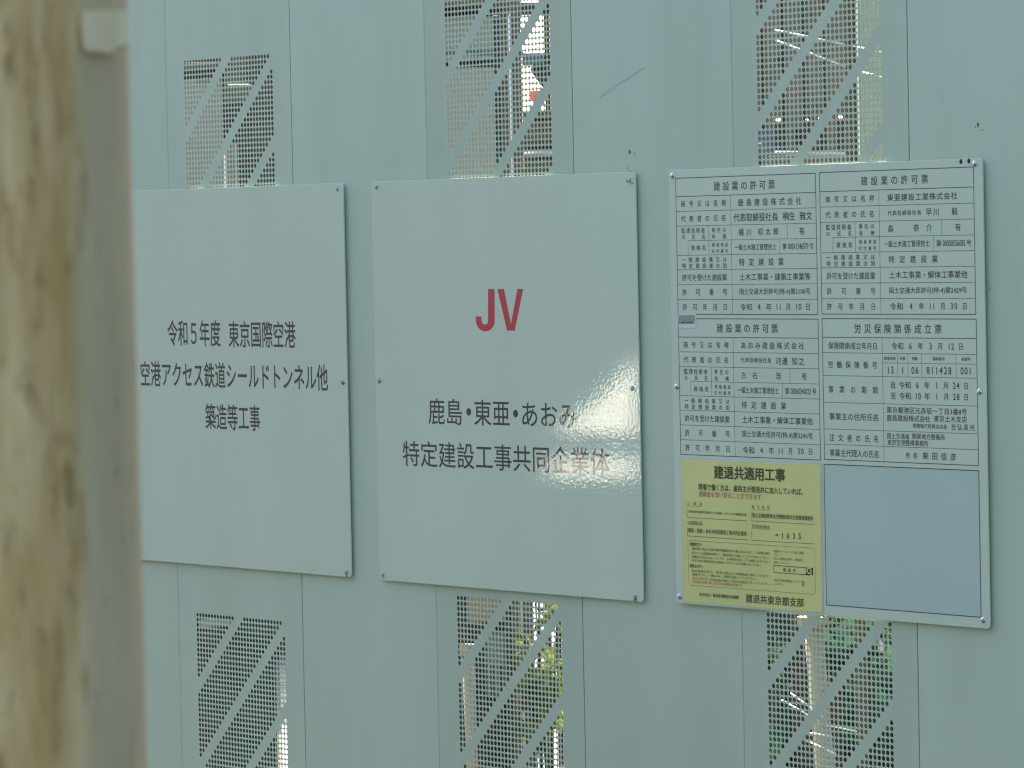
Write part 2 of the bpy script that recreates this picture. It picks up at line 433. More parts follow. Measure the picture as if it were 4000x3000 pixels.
licence(21.8, 438.0, 305.6, 0, 353.8, 331.6); table_done('permit_table')
frame(449.6, 872.7, 304.5, 583.2)
for dz in (341.5, 371.7, 417.0, 470.0, 522.8, 553.0): tl(450.4, dz, 872, dz, 1.3 if dz < 350 else .9)
tl(617.4, 342, 617.4, 582.6, .8); tl(617.8, 390.3, 872, 390.3, .8)
for x in (659.1, 687.5, 725.2, 817.4): tl(x, 372.2, x, 416.6, .8)
table_done('insurance_table', 'table with insurance numbers and dates')
tl(438.4, 594, 436.6, 872, 1.4); T.build('edge_line', INKT, s3); T = Letters(YI)
q0 = onto(X3+.4492, Z3-.5942, YF-.0001); q1 = onto(X3+.8718, Z3-.8712, YF-.0001)
mesh('blank_square', [(q0[0], YF-.0001, q0[2]), (q1[0], YF-.0001, q0[2]), (q1[0], YF-.0001, q1[2]), (q0[0], YF-.0001, q1[2])], [(0, 3, 2, 1)], BLUEG, s3)
frame(448.0, 873.0, 593.0, 872.4, 1.8); T.build('blank_frame', INKT, s3)
def sub(o, par):
    o.parent = par; o.matrix_parent_inverse = (Matrix.Translation(Vector(s3.location)) @ par.matrix_parent_inverse).inverted()
L = Letters(YI)
LAB = [('商号又は名称', 150, 592, 497, 480, 62, 42), ('代表者の氏名', 152, 592, 642, 630, 62, 44), ('監理技術者', 155, 385, 760, 752, 53, 36), ('の氏名', 158, 388, 820, 815, 48, 33),
       ('専任の', 452, 592, 752, 748, 50, 33), ('有無', 455, 595, 815, 812, 48, 33), ('資格名', 250, 396, 927, 922, 52, 38), ('資格者証', 455, 612, 897, 893, 38, 27), ('交付番号', 453, 612, 960, 953, 38, 27),
       ('一般建設業又は', 160, 598, 1043, 1038, 48, 36), ('特定建設業の別', 163, 600, 1104, 1098, 50, 36), ('許可を受けた建設業', 163, 602, 1218, 1214, 65, None), ('許可番号', 165, 605, 1362, 1358, 65, 43), ('許可年月日', 168, 608, 1507, 1504, 65, 43)]
for (t, a, b, c, d, h, cw) in LAB: write(L, 'c4', t, a, b, c, d, h, cw)
lv = list(L.v); lf = list(L.f)
VAL = {
 'c4': [('建設業の許可票', 472, 1072, 322, 302, 88, 62), ('鹿島建設株式会社', 710, 1332, 483, 462, 72, 52), ('#代表取締役社長', 667, 1103, 627, 620, 82, None), ('#桐生', 1150, 1270, 615, 613, 80, None), ('#雅文', 1315, 1437, 612, 610, 80, None),
        ('梶川', 717, 842, 772, 768, 72, 50), ('初太郎', 905, 1107, 766, 762, 70, 50), ('有', 1312, 1362, 760, 758, 75, 50), ('一級土木施工管理技士', 678, 1085, 920, 914, 60, None), ('第', 1147, 1187, 912, 911, 60, 40), ('00011346579', 1203, 1403, 912, 908, 56, None), ('号', 1413, 1453, 908, 907, 58, 40),
        ('特定建設業', 722, 1158, 1067, 1060, 72, 52), ('土木工事業・建築工事業等', 727, 1420, 1212, 1206, 70, None), ('国土交通大臣許可(特-4)第2100号', 725, 1418, 1355, 1350, 60, None),
        ('令和', 733, 848, 1507, 1506, 68, None), ('4', 903, 932, 1505, 1505, 60, None), ('年', 987, 1040, 1505, 1505, 68, 53), ('11', 1077, 1140, 1504, 1504, 60, None), ('月', 1180, 1228, 1504, 1504, 68, 48), ('10', 1270, 1335, 1503, 1503, 60, None), ('日', 1373, 1420, 1503, 1503, 68, 47)],
 'c5': [('建設業の許可票', 460, 1120, 270, 248, 88, 65), ('東亜建設工業株式会社', 718, 1405, 432, 412, 70, 60), ('代表取締役社長', 722, 1052, 585, 576, 50, 40), ('早川', 1098, 1228, 574, 570, 75, 58), ('毅', 1352, 1408, 566, 566, 75, 56),
        ('森', 725, 778, 736, 735, 72, 53), ('恭', 975, 1030, 730, 730, 72, 55), ('介', 1100, 1158, 727, 727, 72, 56), ('有', 1385, 1440, 722, 720, 75, 55), ('一級土木施工管理技士', 685, 1135, 888, 880, 64, None), ('第', 1200, 1248, 881, 880, 64, 48), ('00050556082', 1262, 1487, 880, 876, 58, None), ('号', 1497, 1545, 876, 875, 62, 48),
        ('特定建設業', 733, 1213, 1040, 1034, 72, 54), ('土木工事業・解体工事業他', 737, 1505, 1192, 1185, 72, None), ('国土交通大臣許可(特-4)第2429号', 737, 1500, 1345, 1339, 61, None),
        ('令和', 745, 872, 1502, 1501, 70, None), ('4', 935, 967, 1500, 1500, 62, None), ('年', 1030, 1082, 1500, 1500, 70, 52), ('11', 1123, 1192, 1499, 1499, 62, None), ('月', 1240, 1288, 1499, 1499, 70, 48), ('30', 1333, 1412, 1498, 1498, 62, None), ('日', 1455, 1503, 1498, 1498, 70, 48)],
 'c6': [('建設業の許可票', 553, 1212, 172, 174, 95, 68), ('あおみ建設株式会社', 812, 1495, 357, 362, 74, 56), ('代表取締役社長', 812, 1140, 514, 520, 52, 40), ('河邊', 1188, 1318, 525, 527, 80, 60), ('知之', 1365, 1497, 528, 530, 80, 60),
        ('白', 820, 865, 682, 682, 72, 48), ('石', 940, 992, 684, 684, 72, 52), ('浩', 1190, 1245, 687, 687, 76, 55), ('有', 1472, 1525, 690, 690, 78, 53), ('一級土木施工管理技士', 778, 1222, 840, 846, 68, None), ('第', 1287, 1337, 850, 850, 68, 50), ('00060340023', 1350, 1570, 851, 854, 62, None), ('号', 1583, 1628, 855, 855, 66, 45),
        ('特定建設業', 822, 1300, 1002, 1009, 76, 55), ('土木工事業・解体工事業他', 827, 1588, 1163, 1173, 78, None), ('国土交通大臣許可(特-4)第2245号', 827, 1587, 1318, 1328, 67, None),
        ('令和', 832, 957, 1488, 1490, 74, None), ('4', 1020, 1052, 1491, 1491, 65, None), ('年', 1115, 1168, 1493, 1493, 74, 53), ('11', 1210, 1275, 1496, 1497, 65, None), ('月', 1325, 1372, 1498, 1498, 74, 47), ('30', 1418, 1497, 1500, 1501, 65, None), ('日', 1540, 1588, 1504, 1504, 74, 48)],
 'c7': [('労災保険関係成立票', 435, 1378, 177, 179, 100, 72), ('保険関係成立年月日', 152, 678, 361, 363, 75, None), ('労働保険番号', 150, 682, 564, 570, 75, 54), ('事業の期間', 155, 688, 833, 838, 76, 54), ('事業主の住所氏名', 163, 692, 1126, 1134, 76, None), ('注文者の氏名', 165, 697, 1355, 1366, 76, 54), ('事業主代理人の氏名', 168, 697, 1519, 1531, 78, None),
        ('令和', 835, 962, 363, 364, 78, None), ('6', 1023, 1058, 365, 365, 68, None), ('年', 1117, 1180, 366, 366, 76, 60), ('3', 1240, 1275, 367, 367, 68, None), ('月', 1335, 1388, 367, 367, 76, 53), ('12', 1440, 1515, 368, 368, 68, None), ('日', 1560, 1610, 369, 369, 76, 50),
        ('都道府県', 755, 882, 497, 499, 38, None), ('所掌', 925, 985, 499, 499, 38, None), ('管轄', 1057, 1117, 501, 501, 38, None), ('基幹番号', 1280, 1410, 502, 503, 38, None), ('枝番号', 1592, 1690, 506, 507, 38, None),
        ('13', 780, 865, 624, 625, 76, None), ('1', 945, 968, 626, 626, 76, None), ('06', 1045, 1135, 627, 628, 76, None), ('811428', 1207, 1490, 628, 631, 78, None), ('001', 1577, 1707, 632, 634, 78, None),
        ('自', 823, 877, 785, 785, 76, 54), ('令和', 917, 1043, 786, 787, 76, None), ('6', 1097, 1133, 788, 788, 68, None), ('年', 1188, 1250, 789, 789, 76, 60), ('1', 1312, 1335, 790, 790, 68, None), ('月', 1397, 1450, 791, 791, 76, 53), ('24', 1493, 1573, 792, 793, 68, None), ('日', 1615, 1667, 795, 795, 76, 52),
        ('至', 825, 883, 902, 902, 76, 56), ('令和', 918, 1045, 904, 905, 76, None), ('10', 1085, 1158, 906, 907, 68, None), ('年', 1190, 1252, 908, 908, 76, 60), ('1', 1313, 1337, 910, 910, 68, None), ('月', 1400, 1455, 912, 912, 76, 53), ('28', 1495, 1575, 913, 914, 68, None), ('日', 1617, 1668, 916, 916, 76, 52),
        ('東京都港区元赤坂一丁目3番8号', 785, 1650, 1058, 1072, 70, None), ('鹿島建設株式会社', 785, 1255, 1142, 1150, 68, None), ('東京土木支店', 1293, 1650, 1150, 1157, 68, None), ('常務執行役員支店長', 1067, 1435, 1228, 1234, 50, None), ('吉弘英光', 1480, 1735, 1239, 1246, 68, 54),
        ('国土交通省', 790, 1028, 1335, 1339, 62, None), ('関東地方整備局', 1062, 1408, 1340, 1347, 62, None), ('東京空港整備事務所', 792, 1233, 1405, 1416, 62, None), ('所長', 992, 1115, 1545, 1550, 64, 45), ('柴田佳彦', 1173, 1535, 1550, 1562, 80, 62)]}
for k, (c, rows) in enumerate(VAL.items()):
    L = Letters(YI)
    if k < 3:
        dx, dz = ((0, 0), (0.4279, 0.0008), (0.0, -0.2885))[k]
        L.v = [(v[0]+dx, v[1], v[2]+dz) for v in lv]; L.f = list(lf); L.n = len(lv)
    for (t, a, b, y0, y1, h, cw) in rows:
        bd = 0.0
        if t[0] == '#': t = t[1:]; bd = 0.008
        write(L, c, t, a, b, y0, y1, h, cw, bd)
    sub(L.build('lettering', INK, None), TABLES[k])

# --- yellow notice taped onto sign three
YP = YF-0.0012
def c8(x, y, Y=YP): return cp('c8', x, y, Y)
po = empty('paper_notice', tuple(np.array([*c8(820, 1560)])[[0, 0, 1]]*np.array([1, 0, 1])+np.array([0, YP, 0])))
def grid_sheet(name, tl_, tr, br, bl, Y, amp, m, parent, nx=48, ny=40, th=0.0002):
    vs = []; fs = []
    for j in range(ny+1):
        for i in range(nx+1):
            u, v = i/nx, j/ny
            p = [(1-v)*((1-u)*tl_[k]+u*tr[k])+v*((1-u)*bl[k]+u*br[k]) for k in (0, 1)]
            wv = amp*(math.sin(9*u+2*math.sin(5*v))*0.5+math.sin(14*u+3*v+1)*0.3+math.sin(7*v+3*u)*0.2)
            vs.append((p[0], Y+wv*min(1, 6*u, 6*(1-u)), p[1]))
    for j in range(ny):
        for i in range(nx):
            a = j*(nx+1)+i; fs.append((a, a+nx+1, a+nx+2, a+1))
    o = mesh(name, vs, fs, m, parent)
    so_ = o.modifiers.new('thickness', 'SOLIDIFY'); so_.thickness = th; so_.offset = -1
    return o
LAM = mat('laminate_edge', (0.60, 0.70, 0.66), 0.25, coat=1.0, crough=0.06)
grid_sheet('laminate', c8(92, 18), c8(1530, 68), c8(1546, 1600), c8(112, 1495), YP+0.0005, 0.0001, LAM, po)
grid_sheet('paper', c8(105, 34), c8(1512, 86), c8(1534, 1588), c8(125, 1478), YP, 0.00015, YEL, po)
YPI = YP-0.0006
Lp = Letters(YPI); Lf = Letters(YPI); Lr = Letters(YPI)
write(Lp, 'c8', '建退共適用工事', 438, 1155, 167, 196, 128, None, 0.022)
Lp.build('heading', INKP, po); Lp = Letters(YPI)
write(Lp, 'c8', '現場で働く方は、雇用主が建退共に加入していれば、', 278, 1335, 318, 362, 66, None, 0.012)
write(Lr, 'c8', '退職金を受け取ることができます', 280, 915, 388, 415, 58, None, 0.014)
Lp.build('message_line', INKP, po); Lp = Letters(YPI)
Lr.build('red_message_line', PINK, po); Lr = Letters(YPI)
for (t_, xa_, xb_, ya_, yb_, hh_, cw_) in (('工事名', 165, 318, 483, 490, 34, 26), ('発注者名', 820, 1000, 518, 526, 34, 26), ('元請事業主名', 170, 318, 676, 682, 36, None), ('共済契約者番号', 820, 1003, 714, 722, 36, None)):
    write(Lf, 'c8', t_, xa_, xb_, ya_, yb_, hh_, cw_); Lf.build('form_caption', INKF, po); Lf = Letters(YPI)
write(Lp, 'c8', '令和5年度 東京国際空港空港アクセス鉄道シールドトンネル他築造等工事', 175, 765, 565, 597, 27, None, 0.006)
write(Lp, 'c8', '国土交通省関東地方整備局東京空港整備事務所', 828, 1443, 603, 634, 46)
write(Lp, 'c8', '鹿島・東亜・あおみ特定建設工事共同企業体', 177, 768, 757, 787, 46)
for t, a, b, y in (('1', 1122, 1140, 811), ('6', 1172, 1203, 812), ('3', 1230, 1260, 813), ('5', 1290, 1320, 815)): write(Lp, 'c8', t, a, b, y, y, 58)
def pl(L, x0, y0, x1, y1, wd):
    a = c8(x0, y0, L.Y); b = c8(x1, y1, L.Y); L.line(a[0], a[1], b[0], b[1], wd)
Lp.build('form_entry', INKP, po); Lp = Letters(YPI)
pl(Lp, 1060, 801, 1088, 803, .0025); Lp.build('dash_mark', INKP, po); Lp = Letters(YPI)
for (a, b, c_, d) in ((165, 507, 318, 514), (820, 546, 1003, 553), (168, 692, 318, 703), (820, 738, 1003, 747)): pl(Lp, a, b, c_, d, .0005)
for (a, b, c_, d, e, f) in ((165, 533, 167, 625, 776, 660), (820, 568, 820, 660, 1455, 697), (168, 722, 168, 812, 778, 852), (820, 762, 822, 857, 1455, 893)):
    pl(Lp, a, b, c_, d, .0008); pl(Lp, c_, d, e, f, .0008)
Lp.build('form_rules', INKP, po); Lp = Letters(YPI); 
rr = [(190, 858), (1440, 936), (1458, 960), (1465, 1380), (1447, 1404), (205, 1312), (184, 1290), (172, 880)]
for k in range(8): pl(Lf, *rr[k], *rr[(k+1) % 8], .0007)
write(Lp, 'c8', '労働者の方へ', 190, 320, 893, 902, 36, None, .012); write(Lp, 'c8', '事業主の方へ', 192, 325, 1113, 1122, 36, None, .012)
for (t, a, b, y0, y1) in (('建設現場で働いた日数に応じて証紙が共済手帳に貼られます。この制度は国が', 212, 1005, 943, 987), ('設立した退職金制度で、建設業界で働くことをやめたときに、', 212, 1000, 980, 1037),
                          ('退職金が支払われるしくみです。工事現場が変わっても通算されますので、', 212, 1000, 1022, 1075), ('共済手帳の更新手続きが確実にされているかお確かめください。', 212, 920, 1062, 1108),
                          ('国の助成があり、掛金は税法上全額損金に算入できます。', 212, 1010, 1162, 1222), ('履歴を正しく確かめ、証紙を貼ってください。', 215, 870, 1200, 1247),
                          ('共済証紙の購入と貼付は適正に行ってください。', 395, 1013, 1252, 1302),
                          ('制度のホームページと加入履歴', 1042, 1345, 966, 985), ('ください。', 1042, 1100, 1000, 1005), ('加入の確認は支部へ、建退共で', 1042, 1345, 1037, 1060), ('検索してください。', 1042, 1195, 1077, 1090),
                          ('共済手帳の確認について', 1042, 1315, 1258, 1278), ('こちらから。', 1042, 1140, 1295, 1302)):
    write(Lf, 'c8', t, a, b, y0, y1, 27)
write(Lr, 'c8', '共済手帳は現場を変わっても', 450, 590, 952, 962, 27); Lr.build('red_fine_print', PINK, po); Lr = Letters(YPI); write(Lr, 'c8', '適正な貼付を', 215, 385, 1238, 1250, 27); write(Lr, 'c8', '共済証紙は現場で働く方の大切な退職金の原資です', 215, 720, 1280, 1306, 29)
for (a, b, c_, d) in ((1043, 1110, 1438, 1140), (1438, 1140, 1438, 1210), (1438, 1210, 1043, 1182), (1043, 1182, 1043, 1110)): pl(Lp, a, b, c_, d, .0012)
Lp.build('search_frame', INKP, po); Lp = Letters(YPI); write(Lp, 'c8', '建退共', 1135, 1265, 1156, 1164, 36, 30, .008)
Lp.build('search_word', INKP, po); Lp = Letters(YPI); Lp.quad([c8(1367, 1134, YPI), c8(1367, 1206, YPI), c8(1438, 1211, YPI), c8(1438, 1140, YPI)])
Lp.build('search_button', INKP, po); Lp = Letters(YPI)
for x in (1327, 1338): pl(Lp, x, 1267, x+11, 1294, .0012); pl(Lp, x+11, 1294, x, 1322, .0012)
Lp.build('arrow_mark', INKP, po); Lp = Letters(YPI)
write(Lp, 'c8', '独立行政法人', 290, 410, 1404, 1411, 34, None, .008); Lp.build('issuer_line', INKP, po); Lp = Letters(YPI); write(Lp, 'c8', '勤労者退職金共済機構', 427, 685, 1415, 1434, 36, None, .012)
Lp.build('issuer_line', INKP, po); Lp = Letters(YPI); write(Lp, 'c8', '建退共東京都支部', 760, 1345, 1442, 1490, 88, None, 0.010)
Lp.build('issuer_line', INKP, po); Lf.build('fine_print', INKF, po); Lr.build('red_fine_print', PINK, po)
Lg = Letters(YPI-0.0002)
cx, cz = c8(1400, 1165, Lg.Y)
ring = [(math.cos(t*math.pi/8), math.sin(t*math.pi/8)) for t in range(16)]
for k in range(16):
    a, b = ring[k], ring[(k+1) % 16]
    Lg.quad([(cx+a[0]*.0075, cz+a[1]*.0065), (cx+b[0]*.0075, cz+b[1]*.0065), (cx+b[0]*.0045, cz+b[1]*.0038), (cx+a[0]*.0045, cz+a[1]*.0038)])
Lg.line(cx+.004, cz-.004, cx+.008, cz-.0115, .003)
Lg.build('magnifier_mark', YEL, po)
tag(po, 'yellow laminated paper notice stuck to the lower left quarter of the permit table sign', 'notice')

# --- small grey sticker under clear tape, at the left edge of sign three
YS = YF-0.0006
st = empty('sticker', (cp('c6', 230, 100, YS)[0], YS, cp('c6', 230, 100, YS)[1]))
def quad_at(name, c, pts, Y, m, parent):
    q = [cp(c, x, y, Y) for x, y in pts]; mb = MB(); mb.poly([(a, Y, b) for a, b in q], 0.0002); return mb.build(name, m, parent)
quad_at('clear_tape', 'c6', [(137, 12), (326, 14), (328, 172), (140, 170)], YS, TAPE, st)
quad_at('grey_label', 'c6', [(140, 30), (312, 30), (315, 122), (143, 125)], YS-0.0003, GREYP, st)
Ls = Letters(YS-0.0006)
for (a, b, y) in ((165, 205, 108), (222, 285, 107)): 
    for k in range(3): 
        p, q = cp('c6', a, y-5+k*5, Ls.Y), cp('c6', b, y-5+k*5, Ls.Y); Ls.line(p[0], p[1], q[0], q[1], .0006)
Ls.build('faded_print', INKT, st)
tag(st, 'small grey faded sticker under clear tape on the left edge of the permit table sign', 'sticker')

# ------------------------------------------------------------------ rusty pipe in front
def rust_paint():
    m = D.materials.new('rusty_paint'); m.use_nodes = True; n = m.node_tree.nodes; l = m.node_tree.links; p = n['Principled BSDF']
    p.inputs['Roughness'].default_value = 0.85; p.inputs['Specular IOR Level'].default_value = 0.12
    tc = n.new('ShaderNodeTexCoord')
    def noise(sc, scale, det=6, ro=0.6):
        mp = n.new('ShaderNodeMapping'); mp.inputs['Scale'].default_value = tuple(q*1.36 for q in sc); l.new(tc.outputs['Object'], mp.inputs[0])
        t = n.new('ShaderNodeTexNoise'); t.inputs['Scale'].default_value = scale; t.inputs['Detail'].default_value = det; t.inputs['Roughness'].default_value = ro
        l.new(mp.outputs[0], t.inputs['Vector']); return t.outputs[0]
    def ramp(src, a, b):
        r = n.new('ShaderNodeValToRGB'); r.color_ramp.elements[0].position = a; r.color_ramp.elements[1].position = b; l.new(src, r.inputs[0]); return r.outputs[0]
    def mix(f, a, b):
        x = n.new('ShaderNodeMix'); x.data_type = 'RGBA'; l.new(f, x.inputs[0])
        for i, s in ((6, a), (7, b)):
            if isinstance(s, tuple): x.inputs[i].default_value = (*s, 1)
            else: l.new(s, x.inputs[i])
        return x.outputs[2]
    def mul(a, b):
        x = n.new('ShaderNodeMath'); x.operation = 'MULTIPLY'; l.new(a, x.inputs[0]); l.new(b, x.inputs[1]); return x.outputs[0]
    # the weathered side of the pipe: rust lies on the sector that faces left and the viewer
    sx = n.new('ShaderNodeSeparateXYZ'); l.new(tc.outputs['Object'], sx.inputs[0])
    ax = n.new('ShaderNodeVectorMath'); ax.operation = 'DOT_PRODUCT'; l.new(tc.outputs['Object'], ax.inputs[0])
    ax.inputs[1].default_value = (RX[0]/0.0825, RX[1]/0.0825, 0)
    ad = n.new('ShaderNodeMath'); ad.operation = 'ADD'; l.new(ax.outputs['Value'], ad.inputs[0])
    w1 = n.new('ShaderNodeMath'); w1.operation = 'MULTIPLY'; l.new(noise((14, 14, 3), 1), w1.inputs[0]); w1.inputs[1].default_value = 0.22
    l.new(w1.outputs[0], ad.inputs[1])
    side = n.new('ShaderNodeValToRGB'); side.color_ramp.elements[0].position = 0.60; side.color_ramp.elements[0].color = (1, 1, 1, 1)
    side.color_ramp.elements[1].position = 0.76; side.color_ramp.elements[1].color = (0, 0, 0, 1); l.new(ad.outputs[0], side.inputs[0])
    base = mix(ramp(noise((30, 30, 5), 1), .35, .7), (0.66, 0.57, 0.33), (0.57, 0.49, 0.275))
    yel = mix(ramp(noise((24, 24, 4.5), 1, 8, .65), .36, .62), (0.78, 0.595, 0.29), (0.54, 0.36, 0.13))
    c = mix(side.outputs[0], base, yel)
    sp = mul(ramp(noise((55, 55, 20), 1, 6), .54, .70), side.outputs[0])
    c = mix(sp, c, (0.38, 0.25, 0.09))
    sp2 = ramp(noise((120, 120, 30), 1, 4), .62, .74)
    c = mix(sp2, c, (0.30, 0.25, 0.17))
    l.new(c, p.inputs['Base Color'])
    bp = n.new('ShaderNodeBump'); bp.inputs['Distance'].default_value = 0.002; bp.inputs['Strength'].default_value = 0.7
    l.new(noise((60, 60, 20), 1), bp.inputs['Height']); l.new(bp.outputs[0], p.inputs['Normal'])
    return m
CD = 2.2; CR_ = 0.0825
ca = atd(-112, 0, CD); cb = atd(-32, 3000, CD)
dirv = Vector(cb-ca); k0 = (0-ca[2])/dirv.z; k1 = (5.2-ca[2])/dirv.z
pa = Vector(ca)+dirv*k0; pb = Vector(ca)+dirv*k1
t = bmesh.new(); N = 64; rows = 40
ring_v = []
for j in range(rows+1):
    c = Vector((0, 0, 0))+(pb-pa)*(j/rows)
    ring_v.append([t.verts.new((c.x+CR_*math.cos(2*math.pi*i/N), c.y+CR_*math.sin(2*math.pi*i/N), c.z)) for i in range(N)])
for j in range(rows):
    for i in range(N): t.faces.new((ring_v[j][i], ring_v[j][(i+1) % N], ring_v[j+1][(i+1) % N], ring_v[j+1][i]))
t.faces.new(ring_v[0][::-1]); t.faces.new(ring_v[-1])
pipe_root = empty('steel_pipe', pa)
me = D.meshes.new('pipe'); t.to_mesh(me); t.free(); me.materials.append(rust_paint())
for p_ in me.polygons: p_.use_smooth = len(p_.vertices) == 4
po_ = D.objects.new('pipe', me); COL.objects.link(po_); po_.parent = pipe_root
mb = MB(); mb.tube((pa.x, pa.y, 0.004), (pa.x, pa.y, 0.03), 0.14, n=32); mb.build('base_plate', me.materials[0], pipe_root)
tag(pipe_root, 'thick rusty tan steel pipe standing at the left edge, close to the viewer', 'pipe')
# pale sheet painted as a window-glass reflection over the pipe, right edge standing free
REFLM = mat('pale_reflection', (0.95, 0.82, 0.50), 0.8, var=0.05, spec=0.1)
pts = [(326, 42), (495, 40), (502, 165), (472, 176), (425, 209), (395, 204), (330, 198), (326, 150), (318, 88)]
def patch_depth(x):
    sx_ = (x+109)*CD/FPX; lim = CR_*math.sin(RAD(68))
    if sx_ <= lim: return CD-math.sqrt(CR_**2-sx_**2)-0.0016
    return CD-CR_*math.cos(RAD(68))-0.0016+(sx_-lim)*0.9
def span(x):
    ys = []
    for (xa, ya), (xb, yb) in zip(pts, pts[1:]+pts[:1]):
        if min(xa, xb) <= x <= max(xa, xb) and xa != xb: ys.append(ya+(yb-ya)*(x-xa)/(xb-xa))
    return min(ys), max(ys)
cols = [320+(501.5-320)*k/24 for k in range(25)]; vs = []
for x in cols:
    for y in span(x): vs.append(atd(x, y, patch_depth(x)))
refl_o = mesh('reflection_patch', vs, [(2*i, 2*i+1, 2*i+3, 2*i+2) for i in range(24)], REFLM)
sm_ = refl_o.modifiers.new('thickness', 'SOLIDIFY'); sm_.thickness = 0.0005; sm_.offset = 0
tag(refl_o, 'pale sheet standing for a window reflection, over the rusty pipe near its top', 'reflection')
#BG
# ------------------------------------------------------------------ the building site seen through the holes
def M_(name, c, r=0.7, **k): return mat(name, c, r, **k)
REF = [None]
def plane_box(mb, x0, y0, x1, y1, Y, dep, bev, ground=False):
    c0, h, Yb = REF[0]; c = c0+h*((Y-Yb)*1.3); l = np.array([h[1], -h[0], 0])
    def hit(px, py): d = ray(px, py); return CAM+d*(np.dot(c-CAM, h)/np.dot(d, h))
    xm = (x0+x1)/2; ym = (y0+y1)/2
    u0, u1 = np.dot(hit(x0, ym)-c, l), np.dot(hit(x1, ym)-c, l); zt, zb = hit(xm, y0)[2], (0.0 if ground else hit(xm, y1)[2])
    t = MB(); t.box(u0, u1, 0, dep, zb, zt, bev)
    m4 = Matrix(((l[0], h[0], 0, c[0]), (l[1], h[1], 0, c[1]), (0, 0, 1, 0), (0, 0, 0, 1)))
    bmesh.ops.transform(t.b, matrix=m4, verts=t.b.verts); mb.add(t.b)
def bxm(mb, x0, y0, x1, y1, Y, dep, bev=0.0): plane_box(mb, x0, y0, x1, y1, Y, dep, bev)
def bx(name, m, parent, x0, y0, x1, y1, Y, dep, bev=0.004):
    mb = MB(); bxm(mb, x0, y0, x1, y1, Y, dep, bev); return mb.build(name, m, parent)
def base(name, px, Y):
    q = at(px, 1500, Y); d = ray(px, 1500); h = np.array([d[0], d[1], 0]); h /= np.linalg.norm(h); REF[0] = (q, h, Y)
    return empty(name, (q[0], Y, 0))
def foot(mb, x0, x1, ytop, Y, dep, bev=0.004):
    """like bxm but standing on the ground"""
    plane_box(mb, x0, ytop, x1, 1500, Y, dep, bev, True)
BEIGE = M_('shed_beige', (0.34, 0.31, 0.235), 0.6, var=0.1)
GREYG = M_('sheet_grey_green', (0.27, 0.29, 0.245), 0.5, var=0.08)
BROWN = M_('dark_brown_steel', (0.060, 0.043, 0.026), 0.7, var=0.3, vscale=(6, 6, 1))
TIMB = M_('timber', (0.17, 0.125, 0.075), 0.8, var=0.3, vscale=(2, 2, 20))
TAN = M_('tan_pipe', (0.26, 0.21, 0.13), 0.6)
OLIVE = M_('olive_sheet', (0.19, 0.17, 0.06), 0.6, var=0.2)
BLUEB = M_('blue_grey_beam', (0.11, 0.14, 0.145), 0.5)
BLUE = M_('blue_plastic', (0.07, 0.28, 0.55), 0.5)
NEARB = M_('dark_machine', (0.018, 0.017, 0.013), 0.6, var=0.3)
REDB = M_('red_brown_steel', (0.055, 0.022, 0.015), 0.7, var=0.3)
CONC = M_('concrete', (0.24, 0.19, 0.12), 0.85, var=0.18, vscale=(3, 3, 3))
PALE = M_('pale_board', (0.24, 0.25, 0.21), 0.5)
WHITEP = M_('white_pipe', (0.65, 0.65, 0.60), 0.4)
GREENT = M_('dark_green_sheet', (0.012, 0.032, 0.018), 0.7, var=0.5, vscale=(5, 5, 5))
def leafmat(name, c, tr):
    m = D.materials.new(name); m.use_nodes = True; n = m.node_tree.nodes; l = m.node_tree.links
    p = n['Principled BSDF']; p.inputs['Base Color'].default_value = (*c, 1); p.inputs['Roughness'].default_value = 0.5
    t = n.new('ShaderNodeBsdfTranslucent'); t.inputs[0].default_value = (*tr, 1); x = n.new('ShaderNodeMixShader'); x.inputs[0].default_value = 0.55
    l.new(p.outputs[0], x.inputs[1]); l.new(t.outputs[0], x.inputs[2]); l.new(x.outputs[0], n['Material Output'].inputs[0]); return m
LEAFY = leafmat('leaf_yellow_green', (0.06, 0.09, 0.012), (0.25, 0.29, 0.02))
LEAFG = leafmat('leaf_green', (0.025, 0.065, 0.03), (0.045, 0.12, 0.04))
LEAFD = leafmat('leaf_dark_green', (0.022, 0.05, 0.026), (0.025, 0.07, 0.03))
ORANGE = leafmat('orange_plastic', (0.8, 0.22, 0.10), (0.98, 0.34, 0.18))

# behind the first perforated panel
o = base('site_shed', 800, 2.2)
mb = MB(); foot(mb, 640, 880, 312, 2.2, 1.0); mb.build('wall', BEIGE, o)
bx('roof_board', TIMB, o, 640, 243, 882, 268, 2.2, 1.1)
bx('fascia', BROWN, o, 640, 269, 880, 311, 2.25, 1.0)
bx('window_slit', OLIVE, o, 770, 318, 868, 326, 2.19, 0.02)
tag(o, 'beige site shed with a timber roof edge behind the leftmost perforated panel', 'shed')
o = base('storage_box', 930, 2.5)
mb = MB(); bxm(mb, 865, 328, 985, 402, 2.5, .5, .01); mb.build('lid', OLIVE, o)
mb = MB(); foot(mb, 872, 1000, 403, 2.5, .5); mb.build('body', BROWN, o)
tag(o, 'olive topped storage box beside the beige shed behind the first perforated panel', 'box')
o = base('tan_post', 920, 1.8); mb = MB(); q = at(920, 1500, 1.8)
mb.tube((q[0], 1.8, 0), (q[0], 1.8, at(920, 560, 1.8)[2]), .02); mb.build('post', TAN, o, True)
mb = MB(); mb.tube((q[0], 1.8, 0.0), (q[0], 1.8, 0.02), .06); mb.build('foot_plate', TAN, o); tag(o, 'thin tan post in front of the beige shed', 'post')
